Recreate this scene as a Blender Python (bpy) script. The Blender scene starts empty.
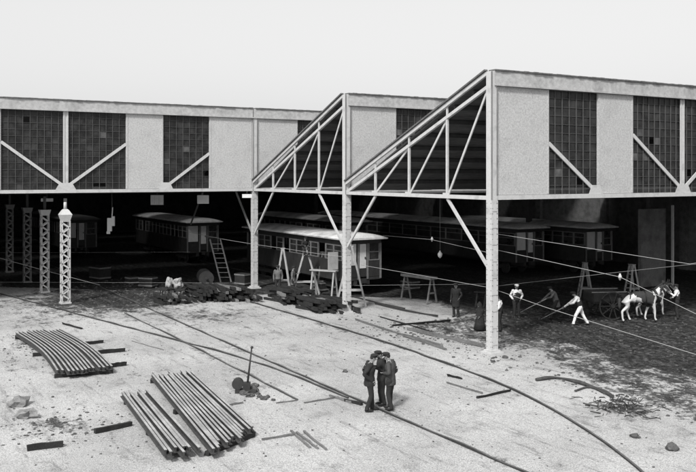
import bpy, bmesh, math, random
from mathutils import Vector, Matrix, noise
random.seed(7)
sc = bpy.context.scene
C = sc.collection
R_ = math.radians
# ------------------------------------------------------------------ measured layout
FO, YAW, CH, CX, CY, HY = 848.04, 2.602, 6.595, 24.327, -20.822, 175.33
cs, sn = math.cos(YAW), math.sin(YAW)
S, D, RR, H = 10.559, 5.376, 4.805, 5.7
def Q(px, py, F):
    r = F*(px-348)/FO
    return Vector((CX+F*cs+r*sn, CY+F*sn-r*cs, CH-(py-HY)*F/FO))
def G(px, py, z=0.0):
    return Q(px, py, FO*(CH-z)/(py-HY))
def onface(px, x):            # y coordinate where the sight line through px meets the plane x=const
    t = (px-348)/FO
    dx, dy = cs+t*sn, sn-t*cs
    return CY+(x-CX)/dx*dy
# ------------------------------------------------------------------ materials
def mat(name, col, rough=.85, var=.25, scale=6., fine=60., bump=.0, metallic=0, spec=.3, stain=0., stretch=(1,1,1), stainscale=1.2):
    m = bpy.data.materials.new(name); m.use_nodes = True
    nt = m.node_tree; n = nt.nodes; L = nt.links
    b = n['Principled BSDF']
    b.inputs['Roughness'].default_value = rough; b.inputs['Metallic'].default_value = metallic
    b.inputs['Specular IOR Level'].default_value = spec
    tc = n.new('ShaderNodeTexCoord'); mp = n.new('ShaderNodeMapping'); mp.inputs['Scale'].default_value = stretch
    L.new(tc.outputs['Object'], mp.inputs['Vector'])
    n1 = n.new('ShaderNodeTexNoise'); n1.inputs['Scale'].default_value = scale; n1.inputs['Detail'].default_value = 5
    n2 = n.new('ShaderNodeTexNoise'); n2.inputs['Scale'].default_value = fine; n2.inputs['Detail'].default_value = 2
    L.new(mp.outputs[0], n1.inputs['Vector']); L.new(mp.outputs[0], n2.inputs['Vector'])
    mx = n.new('ShaderNodeMath'); mx.operation = 'ADD'; L.new(n1.outputs[0], mx.inputs[0]); L.new(n2.outputs[0], mx.inputs[1])
    mr = n.new('ShaderNodeMapRange'); mr.inputs[1].default_value = .6; mr.inputs[2].default_value = 1.4
    mr.inputs[3].default_value = col*(1-var); mr.inputs[4].default_value = col*(1+var)
    L.new(mx.outputs[0], mr.inputs[0])
    out = mr.outputs[0]
    if stain:
        n3 = n.new('ShaderNodeTexNoise'); n3.inputs['Scale'].default_value = stainscale; n3.inputs['Detail'].default_value = 6
        L.new(tc.outputs['Object'], n3.inputs['Vector'])
        r3 = n.new('ShaderNodeMapRange'); r3.inputs[1].default_value = .5; r3.inputs[2].default_value = .72
        r3.inputs[3].default_value = 1; r3.inputs[4].default_value = 1-stain; L.new(n3.outputs[0], r3.inputs[0])
        mm = n.new('ShaderNodeMath'); mm.operation = 'MULTIPLY'; L.new(out, mm.inputs[0]); L.new(r3.outputs[0], mm.inputs[1]); out = mm.outputs[0]
    L.new(out, b.inputs['Base Color'])
    if bump:
        bp = n.new('ShaderNodeBump'); bp.inputs['Strength'].default_value = bump; bp.inputs['Distance'].default_value = .02
        L.new(mx.outputs[0], bp.inputs['Height']); L.new(bp.outputs[0], b.inputs['Normal'])
    return m
M = dict(
 panel=mat('lime_washed_board', .41, var=.32, scale=14, fine=38, stain=.12, bump=.3),
 paint=mat('pale_steel_paint', .46, rough=.6, var=.14, scale=3, fine=25, stain=.3, stainscale=3),
 dullpaint=mat('dull_grey_steel', .2, var=.2, scale=3, fine=25, stain=.4),  # pale paint with the shed's shade mixed in; also grey corner trim
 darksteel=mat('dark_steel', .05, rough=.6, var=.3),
 fascia=mat('pale_fascia', .38, var=.32, scale=6, fine=45, stain=.25),
 mullion=mat('glazing_bar', .085, rough=.7),
 roof=mat('roof_tiles', .10, var=.5, scale=8, fine=30),
 soffit=mat('dark_roof_boarding', .08, var=.5, scale=2, fine=14, stretch=(1,.15,1)),
 purlin=mat('roof_purlin_wood', .05, var=.4, scale=3),
 wall=mat('dark_brick_wall', .07, var=.5, scale=3, fine=18, stain=.5),  # brick darkened in colour to deepen the shed's shade
 pier=mat('plaster_pier', .15, var=.3, scale=3, fine=18, stain=.5),
 trackhead=mat('dull_track_rail_head', .10, rough=.5, var=.5, scale=3, fine=30),  # track rail tops coloured paler, as if partly lit
 timber=mat('weathered_timber', .15, var=.5, scale=4, fine=30, stretch=(.3,1,1), bump=.4),
 timber_dark=mat('creosoted_timber', .022, var=.5, scale=4, fine=30, bump=.4),
 timber_pale=mat('raw_pale_timber', .30, var=.25, scale=4, fine=30),
 railm=mat('rusty_rail_steel', .045, rough=.6, var=.5, scale=5, fine=40),
 railtop=mat('pale_rail_head', .30, rough=.45, var=.5, scale=3, fine=30),  # rail tops with sunlit brightness put into the colour; also shovel blades
 carbody=mat('car_side_boards', .028, rough=.6, var=.4, scale=3, fine=20),
 carroof=mat('primed_canvas_roof', .58, var=.22, scale=1.6, fine=16, stain=.5),
 carroofd=mat('dusty_canvas_roof', .42, var=.3, scale=1.6, fine=16, stain=.5),
 carpanel=mat('unpainted_car_panel', .55, var=.2, scale=3),
 carpost=mat('car_window_post', .15, var=.3),
 iron=mat('dark_iron', .03, rough=.6, var=.4),
 skin=mat('skin', .19, rough=.6, var=.1, scale=20),
 cloth_dark=mat('dark_wool', .022, rough=.95, var=.5, scale=9, fine=60, bump=.3),
 cloth_mid=mat('grey_wool', .05, rough=.95, var=.4, scale=9, fine=60, bump=.3),
 cloth_white=mat('white_cotton', .68, rough=.9, var=.15, scale=12, bump=.3),
 cloth_dull=mat('dusty_work_cloth', .11, rough=.95, var=.4, scale=9),
 leather=mat('black_leather', .015, rough=.5, var=.3),
 stone=mat('rubble_stone', .07, var=.6, scale=9, fine=40, bump=.5),
 stone_pale=mat('pale_boulder', .17, var=.5, scale=7, fine=40, bump=.6),
 hide_white=mat('white_horsehair', .52, var=.2, scale=9),
 hide_dark=mat('dark_horsehair', .035, var=.3, scale=9),
 twig=mat('dry_brushwood', .05, var=.5),
 sack=mat('pale_sackcloth', .28, var=.25, scale=9, bump=.5),
 wire=mat('galvanised_wire', .3, rough=.5, var=.1),
 enamel=mat('white_enamel', .4, rough=.3, var=.05),
)
def glassmat(lo=.03, hi=.09, rough=.35, tr=.22):
    m = bpy.data.materials.new('sooty_glass'); m.use_nodes = True
    nt = m.node_tree; n = nt.nodes; L = nt.links; b = n['Principled BSDF']; o = n['Material Output']
    tc = n.new('ShaderNodeTexCoord'); nz = n.new('ShaderNodeTexNoise'); nz.inputs['Scale'].default_value = 2.2; nz.inputs['Detail'].default_value = 7
    L.new(tc.outputs['Object'], nz.inputs['Vector'])
    mr = n.new('ShaderNodeMapRange'); mr.inputs[1].default_value = .4; mr.inputs[2].default_value = .75; mr.inputs[3].default_value = lo; mr.inputs[4].default_value = hi
    L.new(nz.outputs[0], mr.inputs[0]); L.new(mr.outputs[0], b.inputs['Base Color'])
    b.inputs['Roughness'].default_value = rough; b.inputs['Specular IOR Level'].default_value = .25
    t = n.new('ShaderNodeBsdfTransparent'); t.inputs[0].default_value = (.6,.6,.6,1)
    mx = n.new('ShaderNodeMixShader'); mx.inputs[0].default_value = 1-tr
    L.new(t.outputs[0], mx.inputs[1]); L.new(b.outputs[0], mx.inputs[2]); L.new(mx.outputs[0], o.inputs[0])
    return m
M['glass'] = glassmat(.02,.055); M['glass_clear'] = glassmat(.05,.12,.5,.62); M['glass_dim'] = glassmat(.03,.07,.5,.2); M['glass_pale'] = glassmat(.06,.15,.6,.1)
def groundmat():
    m = bpy.data.materials.new('trodden_sandy_ground'); m.use_nodes = True
    nt = m.node_tree; n = nt.nodes; L = nt.links; b = n['Principled BSDF']; b.inputs['Roughness'].default_value = .95
    b.inputs['Specular IOR Level'].default_value = .1
    tc = n.new('ShaderNodeTexCoord')
    def nz(s, d=6, r=.55):
        q = n.new('ShaderNodeTexNoise'); q.inputs['Scale'].default_value = s; q.inputs['Detail'].default_value = d; q.inputs['Roughness'].default_value = r
        L.new(tc.outputs['Object'], q.inputs['Vector']); return q.outputs[0]
    def mp(v, a, b_, c, d):
        q = n.new('ShaderNodeMapRange'); q.interpolation_type = 'SMOOTHSTEP'
        for i, x in enumerate((a, b_, c, d)): q.inputs[i+1].default_value = x
        L.new(v, q.inputs[0]); return q.outputs[0]
    def ma(op, a, b_):
        q = n.new('ShaderNodeMath'); q.operation = op
        for i, x in enumerate((a, b_)):
            if isinstance(x, (int, float)): q.inputs[i].default_value = x
            else: L.new(x, q.inputs[i])
        return q.outputs[0]
    big, mid, sm, fine = nz(.22), nz(1.1, 8, .65), nz(5, 5, .7), nz(34, 3, .7)
    base = ma('MULTIPLY', mp(big, .35, .65, .31, .40), ma('MULTIPLY', mp(mid, .52, .74, 1., .62), mp(sm, .56, .74, 1., .72)))
    base = ma('MULTIPLY', base, mp(fine, .32, .68, .58, 1.3))
    sp = n.new('ShaderNodeMapping'); sp.inputs['Scale'].default_value = (.35, 2.2, 1); sp.inputs['Rotation'].default_value = (0, 0, .06); L.new(tc.outputs['Object'], sp.inputs['Vector'])
    rt = n.new('ShaderNodeTexNoise'); rt.inputs['Scale'].default_value = 1.3; rt.inputs['Detail'].default_value = 7; rt.inputs['Roughness'].default_value = .7; L.new(sp.outputs[0], rt.inputs['Vector'])
    base = ma('MULTIPLY', base, mp(rt.outputs[0], .52, .70, 1.03, .56))
    vo = n.new('ShaderNodeTexVoronoi'); vo.inputs['Scale'].default_value = 2.6; vo.inputs['Randomness'].default_value = 1; L.new(tc.outputs['Object'], vo.inputs['Vector'])
    foot = mp(vo.outputs['Distance'], .05, .16, 1, 0)
    base = ma('MULTIPLY', base, ma('SUBTRACT', 1, ma('MULTIPLY', foot, .22)))
    chip = nz(14, 4, .8)
    base = ma('MULTIPLY', base, mp(chip, .60, .68, 1, .5))
    # darker earth: vertex attribute mask; roof shade and the men's shadow painted in
    at = n.new('ShaderNodeAttribute'); at.attribute_name = 'ground_dark'
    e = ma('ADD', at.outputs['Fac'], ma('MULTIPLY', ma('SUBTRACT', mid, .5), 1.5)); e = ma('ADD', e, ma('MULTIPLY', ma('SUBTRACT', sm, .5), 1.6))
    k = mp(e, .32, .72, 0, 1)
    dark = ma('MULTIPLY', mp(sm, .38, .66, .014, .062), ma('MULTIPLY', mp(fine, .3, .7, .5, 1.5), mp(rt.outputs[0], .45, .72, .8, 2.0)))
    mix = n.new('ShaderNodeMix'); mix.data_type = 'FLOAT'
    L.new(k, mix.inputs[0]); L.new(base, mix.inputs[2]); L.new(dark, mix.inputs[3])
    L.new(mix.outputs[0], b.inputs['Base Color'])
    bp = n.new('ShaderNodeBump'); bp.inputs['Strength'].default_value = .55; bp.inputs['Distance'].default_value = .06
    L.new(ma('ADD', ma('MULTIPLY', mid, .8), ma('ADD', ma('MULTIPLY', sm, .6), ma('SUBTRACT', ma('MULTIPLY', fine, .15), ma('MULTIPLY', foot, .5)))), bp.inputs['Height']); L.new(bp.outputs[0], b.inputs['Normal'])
    return m
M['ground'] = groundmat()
# ------------------------------------------------------------------ object helpers
def tag(o, label=None, cat=None, group=None, kind=None):
    if label: o['label'] = label
    if cat: o['category'] = cat
    if group: o['group'] = group
    if kind: o['kind'] = kind
    return o
def empty(name, loc=(0,0,0), rz=0, label=None, cat=None, group=None, parent=None):
    o = bpy.data.objects.new(name, None); C.objects.link(o); o.location = loc; o.rotation_euler = (0,0,rz); o.parent = parent
    o.empty_display_size = .2
    return tag(o, label, cat, group)
def copy_tree(o, parent=None):
    c = o.copy(); C.objects.link(c); c.parent = parent
    for ch in list(o.children): copy_tree(ch, c)
    return c
class MB:
    def __init__(s): s.bm = bmesh.new(); s.mats = []
    def mi(s, m):
        if m is None: return 0
        if m not in s.mats: s.mats.append(m)
        return s.mats.index(m)
    def box(s, x0, x1, y0, y1, z0, z1, m=None):
        v = [s.bm.verts.new(p) for p in ((x0,y0,z0),(x1,y0,z0),(x1,y1,z0),(x0,y1,z0),(x0,y0,z1),(x1,y0,z1),(x1,y1,z1),(x0,y1,z1))]
        for f in ((0,3,2,1),(4,5,6,7),(0,1,5,4),(1,2,6,5),(2,3,7,6),(3,0,4,7)):
            s.bm.faces.new([v[i] for i in f]).material_index = s.mi(m)
        return s
    def bar(s, a, b, w, h, up=(0,0,1), m=None, jit=0):   # rectangular bar a->b, w sideways, h along up
        a, b = Vector(a), Vector(b); d = (b-a).normalized(); up = Vector(up)
        if abs(d.dot(up)) > .98: up = Vector((1,0,0))
        sd = d.cross(up).normalized(); u = sd.cross(d).normalized(); vs = []
        for p in (a, b):
            for i, j in ((-1,-1),(1,-1),(1,1),(-1,1)):
                q = p+sd*(w/2*i)+u*(h/2*j)
                if jit: q += Vector([random.uniform(-jit, jit) for _ in range(3)])
                vs.append(s.bm.verts.new(q))
        for f in ((0,1,2,3),(7,6,5,4),(0,4,5,1),(1,5,6,2),(2,6,7,3),(3,7,4,0)):
            s.bm.faces.new([vs[i] for i in f]).material_index = s.mi(m)
        return s
    def tube(s, pts, rad, n=8, m=None, sx=None, cap=True, smooth=True):   # pts path, rad float or list (or list of (r1,r2)), sx = reference side axis
        pts = [Vector(p) for p in pts]; rings = []
        if not isinstance(rad, (list, tuple)): rad = [rad]*len(pts)
        ref = Vector(sx) if sx else None
        for i, p in enumerate(pts):
            d = (pts[min(i+1, len(pts)-1)]-pts[max(i-1, 0)]).normalized()
            r = ref or (Vector((0,0,1)) if abs(d.z) < .9 else Vector((1,0,0)))
            a = (r-d*r.dot(d)).normalized(); b = d.cross(a)
            ra, rb = rad[i] if isinstance(rad[i], (list, tuple)) else (rad[i], rad[i])
            rings.append([s.bm.verts.new(p+a*math.cos(t*2*math.pi/n)*ra+b*math.sin(t*2*math.pi/n)*rb) for t in range(n)])
        for A, B in zip(rings, rings[1:]):
            for i in range(n):
                f = s.bm.faces.new((A[i], A[(i+1)%n], B[(i+1)%n], B[i])); f.smooth = smooth; f.material_index = s.mi(m)
        if cap:
            for rg in (rings[0][::-1], rings[-1]):
                f = s.bm.faces.new(rg); f.material_index = s.mi(m)
        return s
    def blob(s, c, r, m=None, sub=2, amp=.0, seed=0, fr=1.5):
        r = Vector(r) if isinstance(r, (tuple, list)) else Vector((r,r,r))
        g = bmesh.ops.create_icosphere(s.bm, subdivisions=sub, radius=1)
        for v in g['verts']:
            k = 1+amp*noise.noise(v.co*fr+Vector((seed*3.1, seed*1.7, 0)))
            v.co = Vector((v.co.x*r.x*k, v.co.y*r.y*k, v.co.z*r.z*k))+Vector(c)
        for v in g['verts']:
            for f in v.link_faces: f.smooth = amp < .3; f.material_index = s.mi(m)
        return s
    def build(s, name, m=None, parent=None, loc=None):
        me = bpy.data.meshes.new(name); bmesh.ops.recalc_face_normals(s.bm, faces=s.bm.faces)
        s.bm.to_mesh(me); s.bm.free()
        if s.mats:
            for k in s.mats: me.materials.append(M[k])
        if m: me.materials.append(M[m])
        o = bpy.data.objects.new(name, me); C.objects.link(o); o.parent = parent
        if loc: o.location = loc
        return o
# ------------------------------------------------------------------ ground
def track(x, y):
    k = .5+.5*noise.noise(Vector((x*.7, y*.7, 8)))
    d = min(abs(y+7.75), abs(y+9.2) if -15 < x < 2 else 9, abs(y+2.5) if x < 2 else 9)
    f = .62 if x < -4 else .42
    return f*k*math.exp(-(d/.42)**2)
def ground_dark(x, y):
    # roof shade painted into the shed floor; the yard right of it darkened too
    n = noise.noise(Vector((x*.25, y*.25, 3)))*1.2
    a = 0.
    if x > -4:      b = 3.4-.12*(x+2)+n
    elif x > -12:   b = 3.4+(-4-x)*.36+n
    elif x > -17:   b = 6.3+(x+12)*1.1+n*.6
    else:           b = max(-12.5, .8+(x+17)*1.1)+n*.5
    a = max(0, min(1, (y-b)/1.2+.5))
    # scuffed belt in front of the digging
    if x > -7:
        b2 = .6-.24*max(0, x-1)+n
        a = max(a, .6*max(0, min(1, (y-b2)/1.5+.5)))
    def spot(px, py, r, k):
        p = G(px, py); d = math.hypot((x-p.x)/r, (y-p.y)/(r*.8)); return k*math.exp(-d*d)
    a = max(a, spot(55, 425, 1.5, .5), spot(22, 345, 1.6, .4), spot(30, 365, 1.3, .38), spot(248, 390, .8, .5), spot(420, 335, 2.2, .33), spot(620, 408, 1.3, .55), spot(110, 298, 6.5, .95), spot(200, 315, 4, .5), track(x, y), spot(40, 318, 3, .45), spot(560, 352, 2.5, .5), spot(140, 375, 1.0, .3), spot(395, 413, .7, .42))  # darkened patches; the last one paints the shadow beside the three men
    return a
def gheight(x, y):
    h = .012*noise.noise(Vector((x*.6, y*.6, 0)))
    k = ground_dark(x, y)
    if x > -8 and y > -4: h += k*(.13*noise.noise(Vector((x*.9, y*.9, 5)))+.06*noise.noise(Vector((x*2.4, y*2.4, 7))))
    return h-.01
def axis(a, b, st, outs): 
    v = list(outs[0]); x = a
    while x < b: v.append(x); x += st
    return v+list(outs[1])
xs = axis(-46, 16, .25, ((-900,-400,-150,-80,-55), (18,24,40,90,250,900)))
ys = axis(-24, 24, .25, ((-900,-400,-150,-60,-35,-28), (27,34,50,90,250,900)))
bm = bmesh.new(); lay = None
rows = [[bm.verts.new((x, y, gheight(x, y) if -46 < x < 16 and -24 < y < 24 else -.01)) for x in xs] for y in ys]
for j in range(len(ys)-1):
    for i in range(len(xs)-1):
        f = bm.faces.new((rows[j][i], rows[j][i+1], rows[j+1][i+1], rows[j+1][i])); f.smooth = True
me = bpy.data.meshes.new('ground'); bm.to_mesh(me); bm.free()
att = me.attributes.new('ground_dark', 'FLOAT', 'POINT')
att.data.foreach_set('value', [ground_dark(v.co.x, v.co.y) for v in me.vertices])
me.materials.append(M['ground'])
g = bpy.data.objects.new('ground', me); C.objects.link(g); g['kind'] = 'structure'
# ------------------------------------------------------------------ shed
shed = empty('train_shed', (0,0,0), 0, 'sawtooth-roofed steel train shed with pale clerestory panels and dark open bays', 'train shed')
def lerp(a, b, t): return a+(b-a)*t
yF = [onface(p, 0.0) for p in (548, 597, 632)]           # panel / glazing boundaries on the nearest clerestory
def half_spans(): return [('p', 0.17, yF[0]), ('g', yF[0], yF[1]), ('p', yF[1], yF[2]), ('g', yF[2], 2*D)]
def panes(a, c, z0, z1):
    """one window's panes: each sits a little crooked and is more or less sooty"""
    g = MB(); n = max(2, round((c-a)/.36)); m = 12
    for i in range(n):
        for j in range(m):
            ya, yb, za, zb = lerp(a, c, i/n)+.004, lerp(a, c, (i+1)/n)-.004, lerp(z0, z1, j/m)+.004, lerp(z0, z1, (j+1)/m)-.004
            t, u = random.uniform(-.006, .006), random.uniform(-.006, .006)
            k = random.random(); mm = 'glass' if k < .9 else 'glass_dim' if k < .975 else 'glass_pale' if k < .985 else None
            if mm is None: continue
            g.bm.faces.new([g.bm.verts.new(p) for p in ((-.04+t,ya,za),(-.04-t,yb,za),(-.04-t+u,yb,zb),(-.04+t+u,ya,zb))]).material_index = g.mi(mm)
    return g
def face(x, y0, nm_detail, bars=5, barmat='mullion'):
    w = empty('clerestory_wall', (x, y0, 0), parent=shed)
    ZB, ZT = H+.16, H+RR-.55
    W = 4*D
    # pale fascia and its moulding, a thin dark tile edge above
    MB().box(-.10, .14, 0, W, ZT+.04, H+RR-.03).build('fascia', 'fascia', w)
    MB().box(-.06, .19, 0, W, ZT-.03, ZT+.037).build('fascia_moulding', 'fascia', w)
    b = MB()
    for i in range(int(W/.24)): b.box(-.2, .19+random.uniform(-.02,.03), i*.24+.004, i*.24+.236, H+RR-.027, H+RR+.03+random.uniform(-.006,.010))
    b.build('coping_tiles', 'roof', w)
    MB().box(-.07, .11, 0, W, H-.02, H+.15).build('bottom_chord', 'paint', w)
    # boarded panels and glazing
    for sgn in (1, -1):
        for kind, a, c in half_spans():
            if sgn < 0: a, c = W-c, W-a
            if kind == 'p':
                p = MB().box(-.02, .06, a, c, ZB, ZT-.035)
                for e in (a+.03, c-.09): p.box(.06, .075, e, e+.06, ZB+.02, ZT-.06)
                p.build('boarded_panel', 'panel', w)
            else:
                gp = panes(a, c, ZB, ZT-.035).build('glazing', None, w)
                q = MB()
                n = max(2, round((c-a)/.36))
                for i in range(1, n): q.box(-.033, .0, a+(c-a)*i/n-.009, a+(c-a)*i/n+.009, ZB, ZT-.036)
                for i in range(1, 12): q.box(-.031, -.012, a, c, lerp(ZB, ZT, i/12)-.006, lerp(ZB, ZT, i/12)+.006)
                q.build('glazing_bars', barmat, gp)
    # truss diagonals in front of the glazing, centre post with gusset
    X = -.022
    for t0, t1 in ((0, 1), (1, 2), (4, 3), (3, 2)):
        a = Vector((X+.065, t0*D, ZT-.05)); c = Vector((X+.065, t1*D, ZB+.1))
        # only the stretch that shows outside the boarding
        L = c-a
        for kind, s0, s1 in half_spans():
            lo, hi = (s0, s1) if t0 < 2.5 and t1 < 2.5 else (W-s1, W-s0)
            if t0 > 2: pass
            if kind != 'g': continue
            ta, tb = (lo-a.y)/L.y, (hi-a.y)/L.y
            ta, tb = max(0, min(ta, tb)), min(1, max(ta, tb))
            if tb-ta < .05: continue
            MB().bar(a+L*ta, a+L*tb, .05, .15, up=(0,0,1)).build('diagonal_brace', 'paint', w)
    for yy in (2*D,):
        MB().box(.01, .06, yy-.13, yy-.05, ZB, ZT-.036).box(.01, .06, yy+.05, yy+.13, ZB, ZT-.036).box(.0, .03, yy-.05, yy+.05, ZB, ZT-.036, None).build('centre_post', 'paint', w)
    for yy in (D, 2*D, 3*D):
        ww = .42 if yy == 2*D else .3
        b = MB(); lo = [(.076, yy-ww-.1, H+.151), (.076, yy+ww+.1, H+.151), (.076, yy+ww*.75, H+.5), (.076, yy-ww*.75, H+.5)]
        A = [b.bm.verts.new(p) for p in lo]; B2 = [b.bm.verts.new((p[0]+.012, p[1], p[2])) for p in lo]
        b.bm.faces.new(A[::-1]); b.bm.faces.new(B2)
        for q in range(4): b.bm.faces.new((A[q], A[(q+1)%4], B2[(q+1)%4], B2[q]))
        b.build('gusset_plate', 'paint', w)
    return w
def column(x, y, m='paint', h=H-.05, parent=None):
    c = empty('column', (x, y, 0), parent=parent or shed)
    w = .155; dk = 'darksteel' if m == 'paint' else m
    b = MB().box(-w, w, -w, -w+.05, .12, h, m).box(-w, w, w-.05, w, .12, h, m)          # two channels
    b.box(-w+.012, w-.012, -w+.06, w-.06, .12, h, m)
    z = .3
    while z < h-.2:                                                              # batten plates, a hair proud of the shaft
        for sx in (-1, 1): b.box(sx*(w+.001)-.004, sx*(w+.001)+.004, -w+.01, w-.01, z, z+.26, m)
        z += .62
    z = .22
    while z < h-.1:
        for e in (-.115, .115):
            if random.random() < .8: b.box(w-.01, w+.01, e-.013, e+.013, z, z+.026, dk)
            if random.random() < .8: b.box(e-.013, e+.013, -w-.006, -w+.01, z, z+.026, dk)
        z += .19
    b.build('shaft', None, c)
    MB().box(-.3, .3, -.3, .3, -.02, .05).box(-.22, .22, -.22, .22, .05, .12).build('base_plate', m, c)
    return c
def roof(xk, y0, y1):
    x0 = xk-S
    z0, z1 = H+.24, H+RR-.04
    r = empty('roof_slope', (0,0,0), parent=shed)
    b = MB(); th = .07
    v = [b.bm.verts.new(p) for p in ((x0+.2,y0,z0),(xk-.08,y0,z1),(xk-.08,y1,z1),(x0+.2,y1,z0),(x0+.2,y0,z0-th),(xk-.08,y0,z1-th),(xk-.08,y1,z1-th),(x0+.2,y1,z0-th))]
    for f in ((0,1,2,3),(7,6,5,4),(0,4,5,1),(1,5,6,2),(2,6,7,3),(3,7,4,0)): b.bm.faces.new([v[i] for i in f])
    b.build('boarding', 'soffit', r)
    for i in range(1, 9):
        q = MB(); t = i/9; x, z = lerp(x0+.2, xk-.1, t), lerp(z0, z1, t)-.17
        q.box(x-.05, x+.05, y0+.1, y1, z-.08, z+.08); q.build('purlin', 'purlin', r)
    return r
def gable(xk, y, m='paint'):
    """open lattice truss closing the tooth between xk-S and xk"""
    w = empty('gable_truss', (xk-S, y, 0), parent=shed)
    U = lambda t: Vector((lerp(.1, S-.17, t), -.06, lerp(H+.50, H+RR-.12, t)))
    Lw = lambda t: Vector((lerp(.1, S-.17, t), -.06, lerp(H+.08, H+RR-.62, t)))
    MB().bar(U(0)+Vector((0,-.05,0)), U(1)+Vector((0,-.05,0)), .1, .14).build('barge_board', m, w)
    MB().bar(U(0)+Vector((0,-.09,.13)), U(1)+Vector((0,-.09,.13)), .16, .06).build('verge_tiles', 'roof', w)
    MB().bar(Lw(0), Lw(1), .12, .13).build('top_chord', m, w)
    MB().box(.16, S-.16, -.13, .02, H-.02, H+.13).build('bottom_chord', m, w)
    for i in (1, 2, 3):
        t = i/4; x = S*t
        zt = Lw((x-.1)/(S-.27)).z
        MB().box(x-.05, x+.05, -.10, -.02, H+.13, zt).build('strut', m, w)
        zt = U((x-.1)/(S-.27)).z
        MB().box(x-.04, x+.04, -.09, -.03, Lw((x-.1)/(S-.27)).z+.07, zt-.08).build('strut', m, w)
        nx = S*(i+1)/4 if i < 3 else S-.17
        MB().bar((x+.03, -.015, H+.14), (nx-.03, -.015, Lw((nx-.1)/(S-.27)).z-.04), .04, .095).build('diagonal', m, w)
    for i in (1, 2, 3):
        x = S*i/4; MB().box(x-.2, x+.2, -.137, -.131, H-.02, H+.2).build('gusset_plate', m, w)
    MB().bar((S/4, -.05, H-.03), (.16, -.05, 3.2), .07, .12).build('knee_brace', m, w)
    MB().bar((3*S/4, -.05, H-.03), (S-.16, -.05, 3.15), .07, .12).build('knee_brace', m, w)
    # cheek board closing the end of the clerestory above the column
    return w
face(0, 0, 1, barmat='paint' if 0 else 'mullion'); face(0, 4*D, 0)
face(-S, 0, 1); face(-S, 4*D, 0)
face(-2*S, -4*D, 1); face(-2*S, 0, 1)
for k in (0, -1, -2):
    x = k*S
    column(x, 0)
    p = MB().box(-.155, .13, -.155, .155, H-.049, H+RR-.045)        # corner post above the column
    p.build('corner_post', 'paint', shed, (x, 0, 0))
    MB().box(.132, .15, -.165, -.11, H, H+RR-.06).box(.132, .15, .10, .14, H+.16, H+RR-.6).build('corner_trim', 'dullpaint', shed, (x, 0, 0))
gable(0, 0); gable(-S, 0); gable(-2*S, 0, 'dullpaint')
roof(0, 0, 8*D); roof(-S, 0, 8*D)
for k in (-2, -3, -4, -5, -6): roof(k*S, -4*D, 8*D)
for k in (-3, -4, -5):
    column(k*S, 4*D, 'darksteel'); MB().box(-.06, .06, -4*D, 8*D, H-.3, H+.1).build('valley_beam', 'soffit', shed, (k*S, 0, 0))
for k in (0, -1, -2): column(k*S, 4*D, 'darksteel')  # rear columns coloured dark to stand for the shed's shade
column(-2*S, -4*D)
for k in (-3, -4, -5, -6): MB().box(-.02, -.01, -4*D, 8*D, H+.1, H+RR-.06).build('unseen_glazing', 'glass_clear' if k > -5 else 'glass_dim', shed, (k*S, 0, 0))  # unseen rear glazing, added to control the sunlight in the left bay
MB().box(-7*S, -7*S+.3, -4*D, 8*D, 0, H+RR).build('end_wall', 'wall', shed)
MB().box(-7*S+.3, 0, 8*D, 8*D+.3, 0, H+RR).build('back_wall', 'wall', shed)
MB().box(-7*S+.3, -2*S-.2, -4*D-.3, -4*D, 0, H+RR-.2).build('side_wall', 'wall', shed)
# brick back partition with pale pier, dark door openings
bw = MB()
for i in range(9): bw.box(-58+i*7.2, -58+i*7.2+.6, 29.7, 30, 0, H)
bw.box(-60, 4, 30, 30.25, 0, H)
bw.build('partition_wall', 'wall', shed)
p = Q(652, 240, 50.5)
MB().box(-.1, .1, -1.1, 1.1, 0, 4.6).build('plastered_pier', 'pier', shed, (p.x, p.y, 0))
MB().box(-.06, .06, -.06, .06, 0, 4.8).build('thin_post', 'paint', shed, (p.x+.4, p.y+1.35, 0))
# lattice columns of the side aisle
def lattice(x, y, m='paint', ball=True, h=4.25):
    c = empty('lattice_column', (x, y, 0), parent=shed)
    w = .19; b = MB()
    for sx in (-1, 1):
        for sy in (-1, 1): b.box(sx*w-.03, sx*w+.03, sy*w-.03, sy*w+.03, .05, h)
    b.build('corner_angles', m, c)
    b = MB(); n = 15; dz = (h-.3)/n
    for i in range(n):
        za, zb = .2+i*dz, .2+(i+1)*dz
        s = 1 if i % 2 else -1
        for q in (-1, 1):
            b.bar((q*(w+.02), -s*w, za), (q*(w+.02), s*w, zb), .02, .07)
            b.bar((-s*w, q*(w+.02), za), (s*w, q*(w+.02), zb), .02, .07)
    b.build('lacing', m, c)
    MB().box(-.26, .26, -.26, .26, -.02, .06).build('base_plate', m, c)
    if ball:
        b = MB(); b.tube([(0,0,h-.05),(0,0,h+.08),(0,0,h+.32),(0,0,h+.55),(0,0,h+.6)], [.27,.32,.42,.22,.14], n=4, smooth=False, sx=(1,1,0))
        b.build('flared_head', m, c)
        MB().tube([(0,0,h+.6),(0,0,h+.95),(0,0,h+1.0)], [.09,.08,.03]).build('spigot', m, c)
    else:
        b = MB(); b.tube([(0,0,h-.02),(0,0,h+.3)], [.3,.42], n=4, smooth=False, sx=(1,1,0)); b.build('flared_head', m, c)
    MB().box(-.07, .07, -.07, .07, h+(.98 if ball else .28), H-.3).build('neck', 'darksteel', c)
lattice(-20.74, -10.85); lattice(-25.63, -10.9, 'paint', False, 4.35); lattice(-30.85, -10.9, 'dullpaint', False, 4.3); lattice(-37.2, -10.9, 'dullpaint', False, 4.3)
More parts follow.
